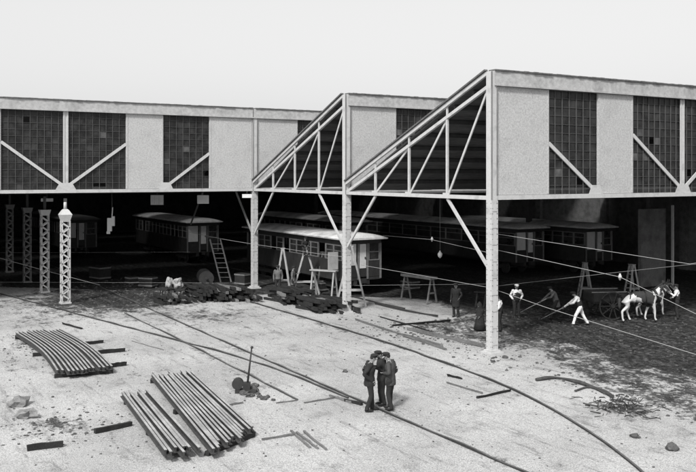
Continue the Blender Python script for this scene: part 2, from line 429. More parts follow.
# ------------------------------------------------------------------ railway cars
def car(label, x1, yc, L=12.6, W=2.5, roofm='carroof', z0=.0, zr=3.12):
    """x1 = world x of the near (right) end, body running towards -x"""
    t = empty('railway_car', (x1, yc, 0), 0, label, 'railway car', 'unfinished railway cars in the shed')
    hw = W/2
    MB().box(-L, 0, -hw, hw, .85, 1.02).box(-L, -.02, -.5, -.3, .6, .85).box(-L, -.02, .3, .5, .6, .85).build('underframe', 'iron', t)
    b = MB().box(-L, -L+.06, -hw+.06, hw-.06, 1.02, zr).box(-L+.06, -.06, -hw, -hw+.06, 1.02, 1.95).box(-L+.06, -.06, hw-.06, hw, 1.02, 1.95)
    b.box(-L+.06, -.06, -hw, -hw+.06, 2.8, zr).box(-L+.06, -.06, hw-.06, hw, 2.8, zr)
    b.box(-.06, 0, -hw, hw, 2.85, zr)
    for i in range(1, 24): b.box(-L+i*L/24-.01, -L+i*L/24+.01, -hw-.012, -hw-.001, 1.03, 1.94)
    b.build('body', 'carbody', t)
    n = 14
    for i in range(n+1):
        x = -.09-(L-.18)*i/n
        MB().box(x-.05, x+.05, -hw-.008, -hw+.07, 1.951, 2.799).build('window_post', 'carpost', t)
        MB().box(x-.04, x+.04, hw-.07, hw, 1.951, 2.799).build('window_post', 'carpost', t)
    for i in range(n):
        xa = -.09-(L-.18)*(i+1)/n+.05; xb = -.09-(L-.18)*i/n-.05
        if random.random() < .8:
            wd = MB().box(xa, xb, -hw+.01, -hw+.04, 1.952, 2.0).box(xa, xb, -hw+.01, -hw+.04, 2.45, 2.49).box(xa, xb, -hw+.01, -hw+.04, 2.74, 2.798).box(xa, xa+.03, -hw+.011, -hw+.039, 2.0, 2.74).box(xb-.03, xb, -hw+.011, -hw+.039, 2.0, 2.74).build('window', 'carpost', t)
            MB().box(xa, xb, -hw+.02, -hw+.026, 2.0, 2.74).build('pane', 'glass', wd)
    # near end: corner posts, two pale door leaves, one window bay
    MB().box(-.0, .035, -hw, -hw+.1, .9, 2.85).box(-.0, .035, hw-.1, hw, .9, 2.85).box(0, .035, -hw+.95, -hw+1.05, .9, 2.85).box(0, .035, hw-.95, hw-.85, .9, 2.85).build('end_posts', 'carpost', t)
    MB().box(-.05, 0, -hw+.1, -hw+.95, 1.0, 1.68).box(-.05, 0, -hw+1.05, hw-.95, .95, 1.5).box(-.05, 0, hw-.85, hw-.1, 1.0, 1.9).build('end_boards', 'carbody', t)
    MB().box(-.03, .02, -hw+.12, -hw+.86, 1.68, 2.84).build('end_panel', 'carpanel', t)
    dr = MB().box(-.03, .02, -hw+1.1, hw-1.0, 1.5, 2.82).build('end_door', 'carpanel', t)
    MB().box(.02, .06, hw-1.1, hw-1.05, 2.0, 2.12).build('handle', 'iron', dr)
    e = MB().box(-.03, .02, hw-.83, hw-.78, 1.9, 2.84).box(-.03, .02, hw-.17, hw-.12, 1.9, 2.84).box(-.03, .02, hw-.78, hw-.17, 1.9, 1.96).box(-.03, .02, hw-.78, hw-.17, 2.35, 2.4).build('end_window', 'carpost', t)
    MB().box(-.01, -.004, hw-.78, hw-.17, 1.96, 2.84).build('pane', 'glass', e)
    # curved canvas roof, dropping at the end
    b = MB(); ns = 16; prof = []
    for j in range(ns+1):
        a = -1+2*j/ns; prof.append((a*(hw+.22), .25*(1-abs(a)**2.4)))
    rings = []
    stations = [(.48, .12, .93), (.40, .45, 1), (.1, .85, 1), (-.3, 1, 1)]+[(-1.5-i*1.1, 1, 1) for i in range(int((L-1.5)/1.1))]+[(-L-.35, .8, 1)]
    for x, hh, ww in stations:
        rings.append([b.bm.verts.new((x, y*ww, zr+.04+z*hh+.006*random.uniform(-1,1))) for y, z in prof]+[b.bm.verts.new((x, (hw+.2)*ww, zr-.03)), b.bm.verts.new((x, -(hw+.2)*ww, zr-.03))])
    k = ns+3
    for A, B in zip(rings, rings[1:]):
        for j in range(k): f = b.bm.faces.new((A[j], A[(j+1)%k], B[(j+1)%k], B[j])); f.smooth = j < ns
    b.bm.faces.new(rings[0]); b.bm.faces.new(rings[-1][::-1])
    b.build('roof', roofm, t)
    for xx in (-2.3, -L+2.3):
        bg = MB().box(xx-1.1, xx+1.1, -.95, -.85, .35, .62).box(xx-1.1, xx+1.1, .85, .95, .35, .62).box(xx-.15, xx+.15, -.85, .85, .4, .84).build('bogie', 'iron', t)
        for dx in (-.75, .75):
            w = MB()
            for sy in (-.72, .72): w.tube([(xx+dx, sy-.05, .43), (xx+dx, sy+.05, .43)], .41, n=20, sx=(0,0,1))
            w.tube([(xx+dx, -.7, .43), (xx+dx, .7, .43)], .06)
            w.build('wheel_set', 'iron', bg)
    MB().box(0.035, .25, -.12, .12, .7, .9).build('coupler', 'iron', t)
    return t
car('pale-roofed unfinished railway car beside the stepladders, behind the middle steel column', -15.2, 3.75)
car('unfinished railway car with leaning ladder, left of the far steel column, pale roof end', -35.4, 2.35)
car('long dark unfinished railway car seen just right of the nearest steel column', -17.6, 18.3, L=26, roofm='carroofd')
car('farthest unfinished railway car at right, its end half hidden behind another dusty car', -15.6, 22.6, L=14, roofm='carroofd')
car('dark railway car deepest in the left bay, behind the lattice columns', -44.0, -4.5, L=13, roofm='soffit')
car('dim railway car deep in the shed behind the pale-roofed car', -30.0, 12.2, L=14, roofm='carroofd')
# ------------------------------------------------------------------ rails and rail stacks
RAILPROF = [(-.065,0),(.065,0),(.065,.018),(.012,.03),(.012,.10),(.034,.112),(.034,.142),(-.034,.142),(-.034,.112),(-.012,.10),(-.012,.03),(-.065,.018)]
def rail_mesh(b, pts, sc_=1.0, z=0, headmat='railtop', bodymat='railm'):
    pts = [Vector(p) for p in pts]; rings = []
    for i, p in enumerate(pts):
        d = (pts[min(i+1, len(pts)-1)]-pts[max(i-1, 0)]); d.z = 0; d.normalize(); s = Vector((-d.y, d.x, 0))
        rings.append([b.bm.verts.new(p+s*u*sc_+Vector((0,0,v*sc_+z))) for u, v in RAILPROF])
    k = len(RAILPROF)
    for A, B in zip(rings, rings[1:]):
        for j in range(k):
            f = b.bm.faces.new((A[j], A[(j+1)%k], B[(j+1)%k], B[j])); f.material_index = b.mi(headmat if j == 6 else bodymat)
    for rg in (rings[0], rings[-1][::-1]): b.bm.faces.new(rg).material_index = b.mi(bodymat)
def smooth_path(p, n=8):
    p = [Vector(q) for q in p]; P_ = [p[0]*2-p[1]]+p+[p[-1]*2-p[-2]]; out = []
    for i in range(1, len(P_)-2):
        for k in range(n):
            t = k/n; a, b_, c, d = P_[i-1:i+3]
            out.append(.5*((2*b_)+(c-a)*t+(2*a-5*b_+4*c-d)*t*t+(3*b_-a-3*c+d)*t**3))
    return out+[p[-1]]
def rail_line(label, pts, z=-.068, grp='rails laid in the yard'):
    b = MB(); rail_mesh(b, smooth_path([(x, y, 0) for x, y in pts], 16), .8, z, 'trackhead', 'railm')
    for v in b.bm.verts: v.co.z += .045*noise.noise(Vector((v.co.x*.8, v.co.y*.8, 2)))
    for v in b.bm.verts: v.co.y += .02*noise.noise(Vector((v.co.x*.35, 9, 2)))
    o = b.build('track_rail'); tag(o, label, 'rail', grp); return o
rail_line('curved rail running from the lattice columns to join the left track', [(-27,-13.4),(-20.3,-11.9),(-14,-10.55),(-7.88,-9.2),(-5.38,-8.65),(-1.5,-8.1),(2.81,-7.93)], grp=None)
rail_line('long straight rail under the feet of the three men, farther of the left track', [(-50,-7.6),(-28,-7.66),(-13.5,-7.74),(-4.2,-7.78),(3,-7.8),(9,-7.8),(20,-7.8)], grp=None)
rail_line('straight rail beside the switch lever, nearer of the left track', [(-16,-9.14),(-7.3,-9.15),(2.2,-9.3)], -.08, grp=None)
rail_line('single rail curving across the open yard in front of the steel columns', [(-24,-2.6),(-15.8,-2.5),(-6.45,-2.35),(-1,-2.5),(4.87,-3.15),(10.3,-4.95),(16,-8.1)], -.06, grp=None)
rail_line('rail lying inside the shed under the pale-roofed railway car', [(-60,3.0),(-30,3.0),(-10,3.0)], -.05, grp=None)
rail_line('short rail between the middle and nearest steel columns', [tuple(G(375,304).xy), tuple(G(405,311).xy), tuple(G(438,317).xy)], -.03, grp=None)
def rail_stack(label, gl, corners, n, hog=0.0, lay=2, mess=.03):
    """each rail is its own object; corners: far-left, far-right, near-left, near-right ground points"""
    a0, a1, b0, b1 = corners
    proto = None
    cnt = 0
    for i in range(n):
        t = (i+.5)/n
        A = a0.lerp(a1, t)+Vector((random.uniform(-.25,.25), random.uniform(-mess,mess), 0)); B = b0.lerp(b1, t)+Vector((random.uniform(-.22,.22), random.uniform(-mess,mess), 0))
        b = MB(); k = 10; L = (B-A).length
        pts = [Vector((-L/2+L*j/k, hog*math.sin(math.pi*j/k)*.5, 0)) for j in range(k+1)]
        rail_mesh(b, pts, .95, .0)
        o = b.build('rail'); d = B-A
        o.location = (A+B)/2+Vector((0,0,.12+random.uniform(0,.015))); o.rotation_euler = (0, 0, math.atan2(d.y, d.x))
        tag(o, label, 'rail', gl)
    return
cL = [G(14,338), G(61,335), G(56,379), G(115,374)]
rail_stack('one of the curved steel rails in the left stack beside three short timbers', 'curved rails in the left stack', cL, 13, hog=.42)
cC = [G(149,381), G(192,379), G(209,459), G(256,438)]
rail_stack('one of the straight steel rails lying side by side in the middle stack', 'straight rails in the middle stack', cC, 13)
cD = [G(122,401), G(147,398), G(168,464), G(196,456)]
rail_stack('one of the loose rails lying left of the middle rail stack', 'loose rails left of the middle stack', cD, 8, mess=.06)
def beam(name, label, cat, a, b_, w, h, m='timber', grp=None, z=None, ez=0, jit=.012):
    a, b_ = Vector(a), Vector(b_); c = (a+b_)/2; d = b_-a
    L = d.length/2; B = MB(); n = 5
    ang = math.atan2(d.y, d.x); pit = -math.atan2(d.z, math.hypot(d.x, d.y))
    B.tube([(-L+2*L*i/n, random.uniform(-jit,jit), random.uniform(-jit,jit)) for i in range(n+1)], [(h*.7*random.uniform(.94,1.04), w*.7*random.uniform(.94,1.04)) for i in range(n+1)], n=4, smooth=False, sx=(0,1,1))
    o = B.build(name, m); o.location = c+Vector((0,0,h/2+ez-.01)); o.rotation_euler = (0, pit, ang)
    # 4-gon tube is rotated 45 degrees so it reads as a squared beam
    return tag(o, label, cat, grp)
for cc, nm in ((cL, 'left'), (cC, 'middle')):
    for t in (.03, .5, .97):
        a = cc[0].lerp(cc[2], t); b_ = cc[1].lerp(cc[3], t)
        beam('sleeper', {'left':'timber bearer under the left stack of curved rails','middle':'timber bearer under the middle stack of straight rails'}[nm], 'timber', a, b_, .16, .12, 'timber_dark', 'bearers under the %s rail stack' % nm)
for t in (.06, .6):
    beam('sleeper', 'timber bearer under the loose rails', 'timber', cD[0].lerp(cD[2], t), cD[1].lerp(cD[3], t), .16, .11, 'timber_dark', 'bearers under the loose rails')
# ------------------------------------------------------------------ loose timbers
TB = [
 ((84,344.5),(103,342.5),.22,.16,'timber_dark','short dark timber farthest of three right of the left rail stack'),
 ((98,353.5),(125,351),.26,.18,'timber_dark','dark timber, middle one of three right of the left rail stack'),
 ((111,367),(126,365),.26,.2,'timber_dark','stubby dark timber touching the near corner of the left rail stack'),
 ((132,341),(163,350),.07,.05,'timber','thin grey batten between the curved rail and the dark timbers'),
 ((63,324),(82,329),.2,.1,'timber_dark','half-buried dark timber beyond the left rail stack'),
 ((95,433),(131,425),.2,.18,'timber_dark','heavy dark timber left of the loose rails'),
 ((27,450),(63,446),.24,.2,'timber_dark','blackened timber at the bottom left of the yard'),
 ((222,406),(243,403),.1,.07,'timber','thin board near the switch lever'),
 ((262,440),(296,434.5),.09,.07,'timber','thin board beyond the near end of the middle rail stack'),
 ((276,403),(297,400.5),.08,.05,'timber','small lath right of the switch lever rubble'),
 ((304,403),(338,397.5),.09,.07,'timber','grey batten lying toward the long straight rail'),
 ((447,383),(482,393.5),.11,.07,'timber','grey plank meeting another at a point in the right of the yard'),
 ((477,398),(510,391),.16,.09,'timber_dark','dark plank crossing the tip of a grey plank in the right of the yard'),
 ((448,376),(462,379),.2,.06,'timber_dark','small dark offcut beyond the crossed planks'),
 ((408,330),(484,347),.26,.2,'timber','long squared timber left of the nearest steel column'),
 ((404,336),(442,347),.22,.16,'timber','short timber in front of the long squared timber'),
 ((356,320),(446,350),.17,.12,'timber','very long thin timber starting by the middle steel column'),
 ((392,326),(450,321),.22,.08,'timber_dark','dirty board beyond the long squared timber'),
 ((463,334),(498,338),.2,.14,'timber','short timber lying against the nearest steel column'),
 ((380,317),(432,332),.1,.08,'timber_dark','dark batten beyond the very long thin timber'),
 ((345,401),(362,405),.16,.12,'timber_dark','short dark block left of the boots of the three men'),
 ((330,396),(352,403),.12,.1,'timber','short lath beside the long straight rail, left of the men'),
 ((600,335),(560,330),.18,.1,'timber_dark','dark board on the dark earth near the digging workers'),
 ((360,296),(352,296),.1,.1,'timber_dark','small block by the foot of the tall stepladder'),
]
for a, b_, w, h, m, lb in TB: beam('timber', lb, 'timber', G(*a), G(*b_), w*.75, h*.65, m)
for i, (a, b_) in enumerate((((291,431),(310,448)), ((297,433),(318,449)), ((304,432),(326,450)))):
    beam('lath', 'thin lath, one of three lying together below the middle rail stack', 'timber', G(*a), G(*b_), .06, .05, 'timber', 'three laths below the middle rail stack')
# stacks of sleepers in front of the cars
def pile(px0, px1, py, n, rows, lb, gl, L=2.3):
    n = int(n*1.3); rows += 1
    a, c = G(px0, py), G(px1, py)
    for r in range(rows):
        for i in range(n-r//2):
            t = (i+.5+(r%2)*.2)/n; p = a.lerp(c, t)
            if random.random() < .1: continue
            z = r*.15; an = R_(random.uniform(-14, 14))+(0 if r % 2 == 0 else 0)
            d = Vector((math.cos(an), math.sin(an), 0))*L/2*random.uniform(.8,1.1)
            p = p+Vector((random.uniform(-.3,.3), random.uniform(-.06,.06), z))
            beam('sleeper', lb, 'sleeper', p-d, p+d, .17, .145, random.choice(['timber_dark']*5+['timber']), gl, jit=.03)
pile(276, 308, 302, 7, 4, 'rough sleeper in the pile under the trestle, left of the low dark pile', 'sleepers piled under the trestle')
pile(306, 345, 310, 8, 3, 'rough sleeper in the low dark pile left of the middle steel column', 'sleepers in the low pile by the middle column')
pile(190, 254, 299, 11, 4, 'rough sleeper in the dark heap left of the far steel column', 'sleepers heaped left of the far column')
pile(155, 190, 303, 5, 2, 'rough sleeper in the low heap below the pale sacks', 'sleepers below the pale sacks', 1.2)
# ------------------------------------------------------------------ stepladders and trestles
def stepladder(label, base, h, rz, spread=.55, m='timber_pale', rungs=6, wtop=.32, wbot=.5):
    t = empty('stepladder', base, rz, label, 'ladder')
    for s in (-1, 1):
        for q in (-1, 1):
            MB().bar((q*spread, s*wbot/2, 0), (q*.04, s*wtop/2, h), .045, .09, up=(1,0,0)).build('leg', m, t)
    for i in range(1, rungs+1):
        f = i/(rungs+1); x = lerp(-spread, -.04, f); w = lerp(wbot, wtop, f)/2
        MB().box(x-.05, x+.05, -w, w, h*f-.015, h*f+.015).build('tread', m, t)
    MB().box(-.12, .12, -wtop/2-.03, wtop/2+.03, h, h+.035).build('top_board', m, t)
    for q in (-1, 1): MB().bar((-spread*.72, q*wbot*.47, h*.27), (spread*.72, q*wbot*.47, h*.27), .03, .06).build('cross_bar', m, t)
    MB().bar((spread*.7, -wbot*.46, h*.3), (spread*.7, wbot*.46, h*.3), .03, .07).build('spreader', m, t)
    return t
rv = math.atan2(-cs, sn)    # heading that runs across the view, to the right
Z0 = lambda p: Vector((p.x, p.y, 0))
stepladder('slim pale stepladder, leftmost of those beside the pale-roofed railway car', Z0(G(283,292)), 2.45, rv, .42)
stepladder('pale stepladder with the dark worker sitting on top', Z0(G(306,294)), 2.55, rv, .75)
stepladder('tall pale stepladder standing against the middle steel column', Z0(G(351,306)), 3.0, rv, .75, rungs=7)
stepladder('pale stepladder behind the patched horse at right', Z0(G(632,297)), 1.75, rv+.3, .35)
stepladder('dim grey stepladder behind the digging worker at right', Z0(G(585,297)), 1.85, rv, .35, m='dullpaint')
def ladder(label, a, b_, w=.45, n=9, m='timber_pale'):
    a, b_ = Vector(a), Vector(b_); t = empty('ladder', a, 0, label, 'ladder'); d = b_-a
    s = Vector((sn, -cs, 0))*w/2
    for q in (-1, 1): MB().bar(s*q, d+s*q, .05, .08).build('rail', m, t)
    for i in range(1, n): MB().bar(d*(i/n)-s, d*(i/n)+s, .03, .03).build('rung', m, t)
a = Z0(G(226,282)); ladder('wooden ladder leaning on the railway car left of the far steel column', a, Vector((a.x-.9, a.y-.35, 2.6)), .65)
# trestle with plank (dark plank hut of workers)
def sawhorse(label, p, q, h, m='timber_pale', th=.06, w=.3, cat='trestle'):
    p, q = Z0(p), Z0(q); c = (p+q)/2; L = (q-p).length; t = empty('trestle', c, math.atan2((q-p).y, (q-p).x), label, cat)
    MB().box(-L/2, L/2, -w/2, w/2, h, h+th).build('plank', m, t)
    for x in (-L/2+.15, L/2-.15):
        for s in (-1, 1): MB().bar((x, s*.35, 0), (x, s*.08, h), .06, .08, up=(1,0,0)).build('leg', m, t)
        MB().box(x-.02, x+.02, -.25, .25, h*.4, h*.4+.08).build('brace', m, t)
    return t
sawhorse('plank on trestle legs between the middle and nearest steel columns', G(404,299), G(434,304), 1.25, m='timber', w=.5, th=.13)
sawhorse('pale scaffold plank on trestles right of the dark worker on a stepladder', G(311,297), G(337,299), 1.45, w=.35)
b = MB().box(-.03, .03, -.3, .3, 0, .95); o = b.build('board', 'timber_pale'); p = Z0(G(333,298)); o.location = (p.x, p.y, 1.52)
tag(o, 'pale board stood upright on the scaffold plank', 'board')
sawhorse('small dark bench left of the nearest steel column', G(475,306), G(489,307), .7, m='timber_dark', w=.4)
# ------------------------------------------------------------------ sacks and handcart
t = empty('handcart', Z0(G(173,299)), rv, 'low dark handcart carrying two pale sacks', 'handcart')
MB().box(-.7, .7, -.4, .4, .5, .58).build('bed', 'timber_dark', t)
for s in (-1, 1):
    w = MB(); ring = [(0+.33*math.cos(k*math.pi/12), s*.48, .33+.33*math.sin(k*math.pi/12)) for k in range(25)]
    w.tube(ring, .03, n=6, cap=False)
    for k in range(8): w.bar((0, s*.48, .33), (.33*math.cos(k*math.pi/4), s*.48, .33+.33*math.sin(k*math.pi/4)), .025, .025)
    w.build('wheel', 'timber_dark', t)
    MB().bar((.6, s*.3, .54), (1.5, s*.25, .3), .05, .05).build('handle', 'timber_dark', t)
    MB().bar((-.6, s*.3, .5), (-.65, s*.32, 0), .05, .05).build('leg', 'timber_dark', t)
q = Z0(G(173,299))
for i, (dx, r, lb) in enumerate(((-.2, .19, 'narrow pale sack on the left of the handcart'), (.24, .25, 'wide pale sack on the right of the handcart'))):
    o = MB().blob((0,0,0), (r, r, .3+.03*i), amp=.6, seed=i+3, sub=3).build('sack', 'sack'); o.location = q+Vector((sn, -cs, 0))*dx+Vector((0,0,.84)); tag(o, lb, 'sack')
def wheelset(px, py, rz, lb):
    p = Z0(G(px, py)); t = empty('wheel_set', (p.x, p.y, 0), rz, lb, 'wheel set')
    for sy in (-.72, .72):
        MB().tube([(0,sy-.06,.43),(0,sy-.02,.43),(0,sy+.05,.43),(0,sy+.06,.43)], [.45,.43,.42,.2], n=24, sx=(0,0,1)).build('wheel', 'iron', t)
    MB().tube([(0,-.95,.43),(0,.95,.43)], .07, n=10).build('axle', 'iron', t)
wheelset(205, 284, 1.3, 'loose wheel set behind the sleeper heap, left of the leaning ladder')
def crate(px, py, w, d, h, rz, lb):
    p = Z0(G(px, py)); t = empty('crate', (p.x, p.y, 0), rz, lb, 'crate')
    MB().box(-w/2, w/2, -d/2, d/2, .02, h).build('box', 'timber_dark', t)
    for z in (.08, h-.1): MB().box(-w/2-.02, w/2+.02, -d/2-.02, d/2+.02, z, z+.08).build('batten', 'timber', t)
crate(243, 285, .8, .6, .7, .4, 'dark wooden crate behind the sleepers left of the far steel column')
crate(322, 291, .7, .7, .55, .2, 'dark wooden crate under the scaffold plank')
crate(410, 289, 1.0, .6, .5, .1, 'dark wooden crate behind the plank on trestle legs')
crate(148, 287, .9, .6, .6, .7, 'dark wooden crate left of the pale sacks')
crate(100, 279, 1.2, .8, .8, .3, 'large dark crate in the left bay beyond the nearest lattice column')
crate(132, 284, .6, .6, .45, .2, 'small dark crate, leftmost in the left bay')
stepladder('grey stepladder between the dark worker on top and the scaffold plank', Z0(G(322,291)), 2.2, rv+.5, .5, m='timber')
# ------------------------------------------------------------------ switch lever with rubble
p = Z0(G(247,392))
t = empty('switch_lever', p, rv, 'upright switch lever with a round counterweight, amid rubble beside the track', 'switch lever')
MB().tube([(.0,0,.12),(.14,0,1.32)], [.035,.022], n=8).build('lever', 'iron', t)
MB().blob((.15,0,1.36), .045).build('handle', 'iron', t)
MB().box(-.35,.3,-.16,.16,0,.09).box(-.12,.1,-.09,.09,.09,.3).build('stand', 'iron', t)
MB().tube([(-.28,-.1,.26),(-.28,.1,.26)], .17, n=16, sx=(0,0,1)).bar((-.28,0,.26),(0,0,.2),.05,.05).build('counterweight', 'iron', t)
def rock(px, py, r, lb=None, gl=None, m='stone', fl=.6, cat='stone'):
    p = G(px, py); o = MB().blob((0,0,0), (r, r*random.uniform(.7,1), r*fl), amp=.7, seed=random.randint(0,99), sub=2).build('stone', m)
    for f in o.data.polygons: f.use_smooth = False
    o.location = (p.x, p.y, r*fl*.3); o.rotation_euler.z = random.uniform(0,6)
    return tag(o, lb, cat, gl)
for px, py, r in ((241,391,.13),(244,394,.15),(249,396,.12),(254,391,.17),(255,386,.14),(252,396,.1),(260,397,.09),(264,399,.12),(268,397,.08),(258,394,.08),(273,400,.07),(238,388,.08)):
    rock(px, py, r, 'dark stone in the rubble around the switch lever', 'stones around the switch lever')
rock(19, 405, .3, 'large pale boulder, farther of the pair at the bottom left of the yard', m='stone_pale')
rock(26, 417, .3, 'large boulder, nearer of the pair at the bottom left of the yard', m='stone_pale')
rock(345, 371.5, .09, 'small dark stone left of the three men, alone on pale ground')
rock(493, 362, .1, 'small dark stone just in front of the nearest steel column')
rock(505, 358, .11, 'small dark stone right of the base of the nearest steel column')
rock(672, 449, .17, 'dark lump at the bottom right of the yard'); rock(635, 437, .12, 'dark stone between the brushwood and the bottom right lump')
# rubble spread: uncountable small stones and clods
def scatter(name, lb, n, fn, rmin, rmax, m):
    b = bmesh.new()
    for i in range(n):
        x, y = fn(); r = rmin+(rmax-rmin)*random.random()**3
        mt = Matrix.Translation((x, y, gheight(x, y)+r*.2)) @ Matrix.Rotation(random.uniform(0,6.3), 4, 'Z') @ Matrix.Diagonal((r*random.uniform(.7,1.6), r, r*random.uniform(.4,.8), 1))
        bmesh.ops.create_icosphere(b, subdivisions=1, radius=1, matrix=mt)
    me = bpy.data.meshes.new(name); b.to_mesh(me); b.free(); me.materials.append(M[m])
    o = bpy.data.objects.new(name, me); C.objects.link(o); tag(o, lb, 'rubble', kind='stuff')
def near(px, py, sx, sy):
    p = G(px, py); return lambda: (random.gauss(p.x, sx), random.gauss(p.y, sy))
scatter('gravel', 'scattered small stones and clods over the yard', 2600, lambda: (random.uniform(-24, 12), random.uniform(-17, 3)), .006, .035, 'stone')
scatter('clods', 'dark clods of dug earth right of the shed', 3000, lambda: (random.uniform(-7, 13), random.uniform(-1.5, 12)), .01, .07, 'stone')
scatter('rubble', 'dark rubble spread left of the loose rails', 260, near(60, 425, 1.1, .7), .01, .06, 'stone')
scatter('rubble', 'dark rubble beyond the left rail stack', 200, near(25, 350, 1.6, .9), .01, .06, 'stone')
scatter('rubble', 'rubble between the lattice columns and the far steel column', 500, lambda: (random.uniform(-30,-17), random.uniform(-10,-4)), .01, .09, 'stone')
scatter('rubble', 'dirt and chips among the long timbers by the nearest column', 260, near(425, 335, 2.2, 1.2), .015, .08, 'stone')
# brushwood pile and branch
b = MB(); p = G(622, 409)
for i in range(120):
    a = Vector((random.gauss(0,.5), random.gauss(0,.45), random.uniform(.02,.18))); d = Vector((random.gauss(0,1), random.gauss(0,1), random.gauss(0,.25))).normalized()*random.uniform(.15,.45)
    b.tube([a, a+d*.5+Vector((random.gauss(0,.05), random.gauss(0,.05), random.gauss(0,.03))), a+d], random.uniform(.006,.02), n=4)
o = b.build('brushwood', 'twig'); o.location = (p.x, p.y, 0); tag(o, 'tangled dark pile of brushwood on pale ground at lower right', 'brushwood')
o = MB().tube(smooth_path([G(536,381), G(556,379), G(580,384), G(600,391), G(613,398)], 4), [.05+.02*math.sin(i) for i in range(17)], n=6).build('branch', 'twig')
for v in o.data.vertices: v.co.z += .05
tag(o, 'long bent dark branch lying beyond the brushwood pile', 'branch')
o = MB().tube(smooth_path([G(575,392), G(590,388), G(606,395)], 4), .03, n=6).build('branch', 'twig')
for v in o.data.vertices: v.co.z += .04
tag(o, 'short thin branch between the long bent branch and the brushwood', 'branch')
# ------------------------------------------------------------------ wires, lamps and hanging things
def wire(label, pts, r=.016, sag=0.0):
    r *= .6
    pts = [Vector(p) for p in pts]; out = []
    for a, c in zip(pts, pts[1:]):
        for k in range(10): t = k/10; q = a.lerp(c, t); q.z -= 4*sag*t*(1-t); out.append(q)
    out.append(pts[-1]); o = MB().tube(out, r, n=5).build('wire', 'wire'); return tag(o, label, 'wire')
pole = Q(752, 262, 27); pole.z = 0
t = empty('wire_pole', pole, 0, 'timber pole at the right edge of the yard that carries the wires', 'pole')
MB().tube([(0,0,-.02),(0,0,5.2)], [.13,.1], n=12).build('shaft', 'timber', t)
MB().box(-.6,.6,-.05,.05,4.6,4.72).build('crossarm', 'timber', t)
wire('thin slanting wire running past the lattice columns at the left edge', [Q(-40,247,47), Q(41,269.5,47), Q(100,285,46)], .014)
wire('thin level wire crossing the left bay higher up the lattice columns', [Q(-40,253,52), Q(190,252,52)], .009)
wire('thin level wire crossing the dark left bay just above its floor', [Q(-40,282,48), Q(240,283,48)], .009)
wire('wire slanting from the left railway car to the middle steel column', [Q(145,222.5,58), Q(225,239.5,50), Q(288,249,45), Q(345,257,41)], .016, .02)
wire('lowest wire, from the pale-roofed car down across the digging workers', [Q(361,265,40.6), Q(430,277,37), Q(489,287.5,33.2), Q(548,308,28), Q(688,352,21.5), Q(790,384,18)], .016)
wire('faint wire from the pale-roofed car roof to the insulator between the columns', [Q(383,235.5,44), Q(431,239.5,39), Q(490,253,33.4)], .014)
wire('wire from the nearest column over the heads of the digging workers', [Q(497,250,33.4), Q(620,277,28), Q(690,311,24), Q(790,358,20)], .016)
wire('upper wire from the nearest column to the pole at right', [Q(497,234,33.4), Q(600,250,30.5), Q(690,264,28.3), Vector((pole.x, pole.y, 4.1))], .014)
wire('faint rising wire above the white-capped man toward the right edge', [Q(497,286,40), Q(620,272,33), Q(690,264.5,29), Vector((pole.x, pole.y, 3.9))], .011)
wire('thin wire near the floor between the middle and nearest steel columns', [Q(347,285.5,41), Q(490,284,40)], .008)
def stake(px, py, F, lb):
    p = Q(px, py, F); o = MB().tube([(0,0,-.02),(0,0,p.z+.12)], [.07,.055], n=9).build('post', 'timber'); o.location = (p.x, p.y, 0); tag(o, lb, 'post')
stake(790, 384, 18, 'nearer timber post holding the lowest wire, beyond the right edge')
stake(790, 358, 20, 'farther timber post holding the wire over the workers, beyond the right edge')
def insul(px, py, F, lb):
    p = Q(px, py, F); o = MB().tube([(0,0,-.12),(0,0,-.06),(0,0,-.05),(0,0,.03),(0,0,.04),(0,0,.1)], [.03,.04,.06,.06,.035,.03], n=10).build('insulator', 'enamel'); o.location = p; tag(o, lb, 'insulator')
insul(432, 239, 39, 'white insulator on the wire between the middle and nearest columns')
insul(620, 276.5, 28, 'white insulator on the wire left of the stepladder behind the horse')
insul(41, 269.5, 47, 'white insulator on the wire beside the second lattice column')
def hanging(name, lb, cat, px, py, F, build, top=H-.1):
    p = Q(px, py, F); t = empty(name, p, rv, lb, cat)
    build(t)
    MB().tube([(0,0,.05),(0,0,top-p.z)], .005, n=5).build('cord', 'wire', t); return t
def lampb(t):
    MB().tube([(0,0,.16),(0,0,.1),(0,0,.02),(0,0,-.12),(0,0,-.2)], [.03,.05,.12,.10,.02], n=14).build('shade', 'enamel', t)
hanging('pendant_lamp', 'small white pendant lamp in the dark bay between the middle and nearest columns', 'lamp', 440, 254, 41, lampb)
def pulley(t):
    MB().box(-.26,.0,-.05,.05,-.75,.0).box(.0,.16,-.05,.05,-.45,.1).box(-.3,-.1,-.03,.03,-.9,-.75).build('block', 'enamel', t)
    MB().bar((0,0,.0),(.04,0,.6),.05,.05).build('hanger', 'paint', t)
hanging('pulley_block', 'pale pulley block hanging below the beam in the left bay', 'pulley', 112, 218, 48, pulley)
def board(w, h, n=1):
    def f(t):
        b = MB()
        for i in range(n): 
            for j in range(n): b.box(-w/2+w*i/n+.03, -w/2+w*(i+1)/n-.02, -.02, .02, -h/2+h*j/n+.02, -h/2+h*(j+1)/n-.02)
        if n > 1: b.box(-w/2, w/2, .025, .04, -h/2, h/2)
        b.build('board', 'carpanel', t)
    return f
hanging('hanging_board', 'long pale board hanging above the second lattice column', 'board', 47, 200, 49, board(.75,.22), H+.1)
hanging('hanging_board', 'small pale four-square board standing in for window light left of the left railway car', 'board', 157, 200, 52, board(.8,.6,3), H+.1)  # gridded pale board put in place of chequered window light
hanging('hanging_board', 'pale rectangular board hanging over the left railway car', 'board', 203, 199.5, 51, board(.75,.55), H+.1)
hanging('hanging_board', 'pale board hanging just left of the far steel column', 'board', 247, 196, 48, board(.6,.25), H+.1)
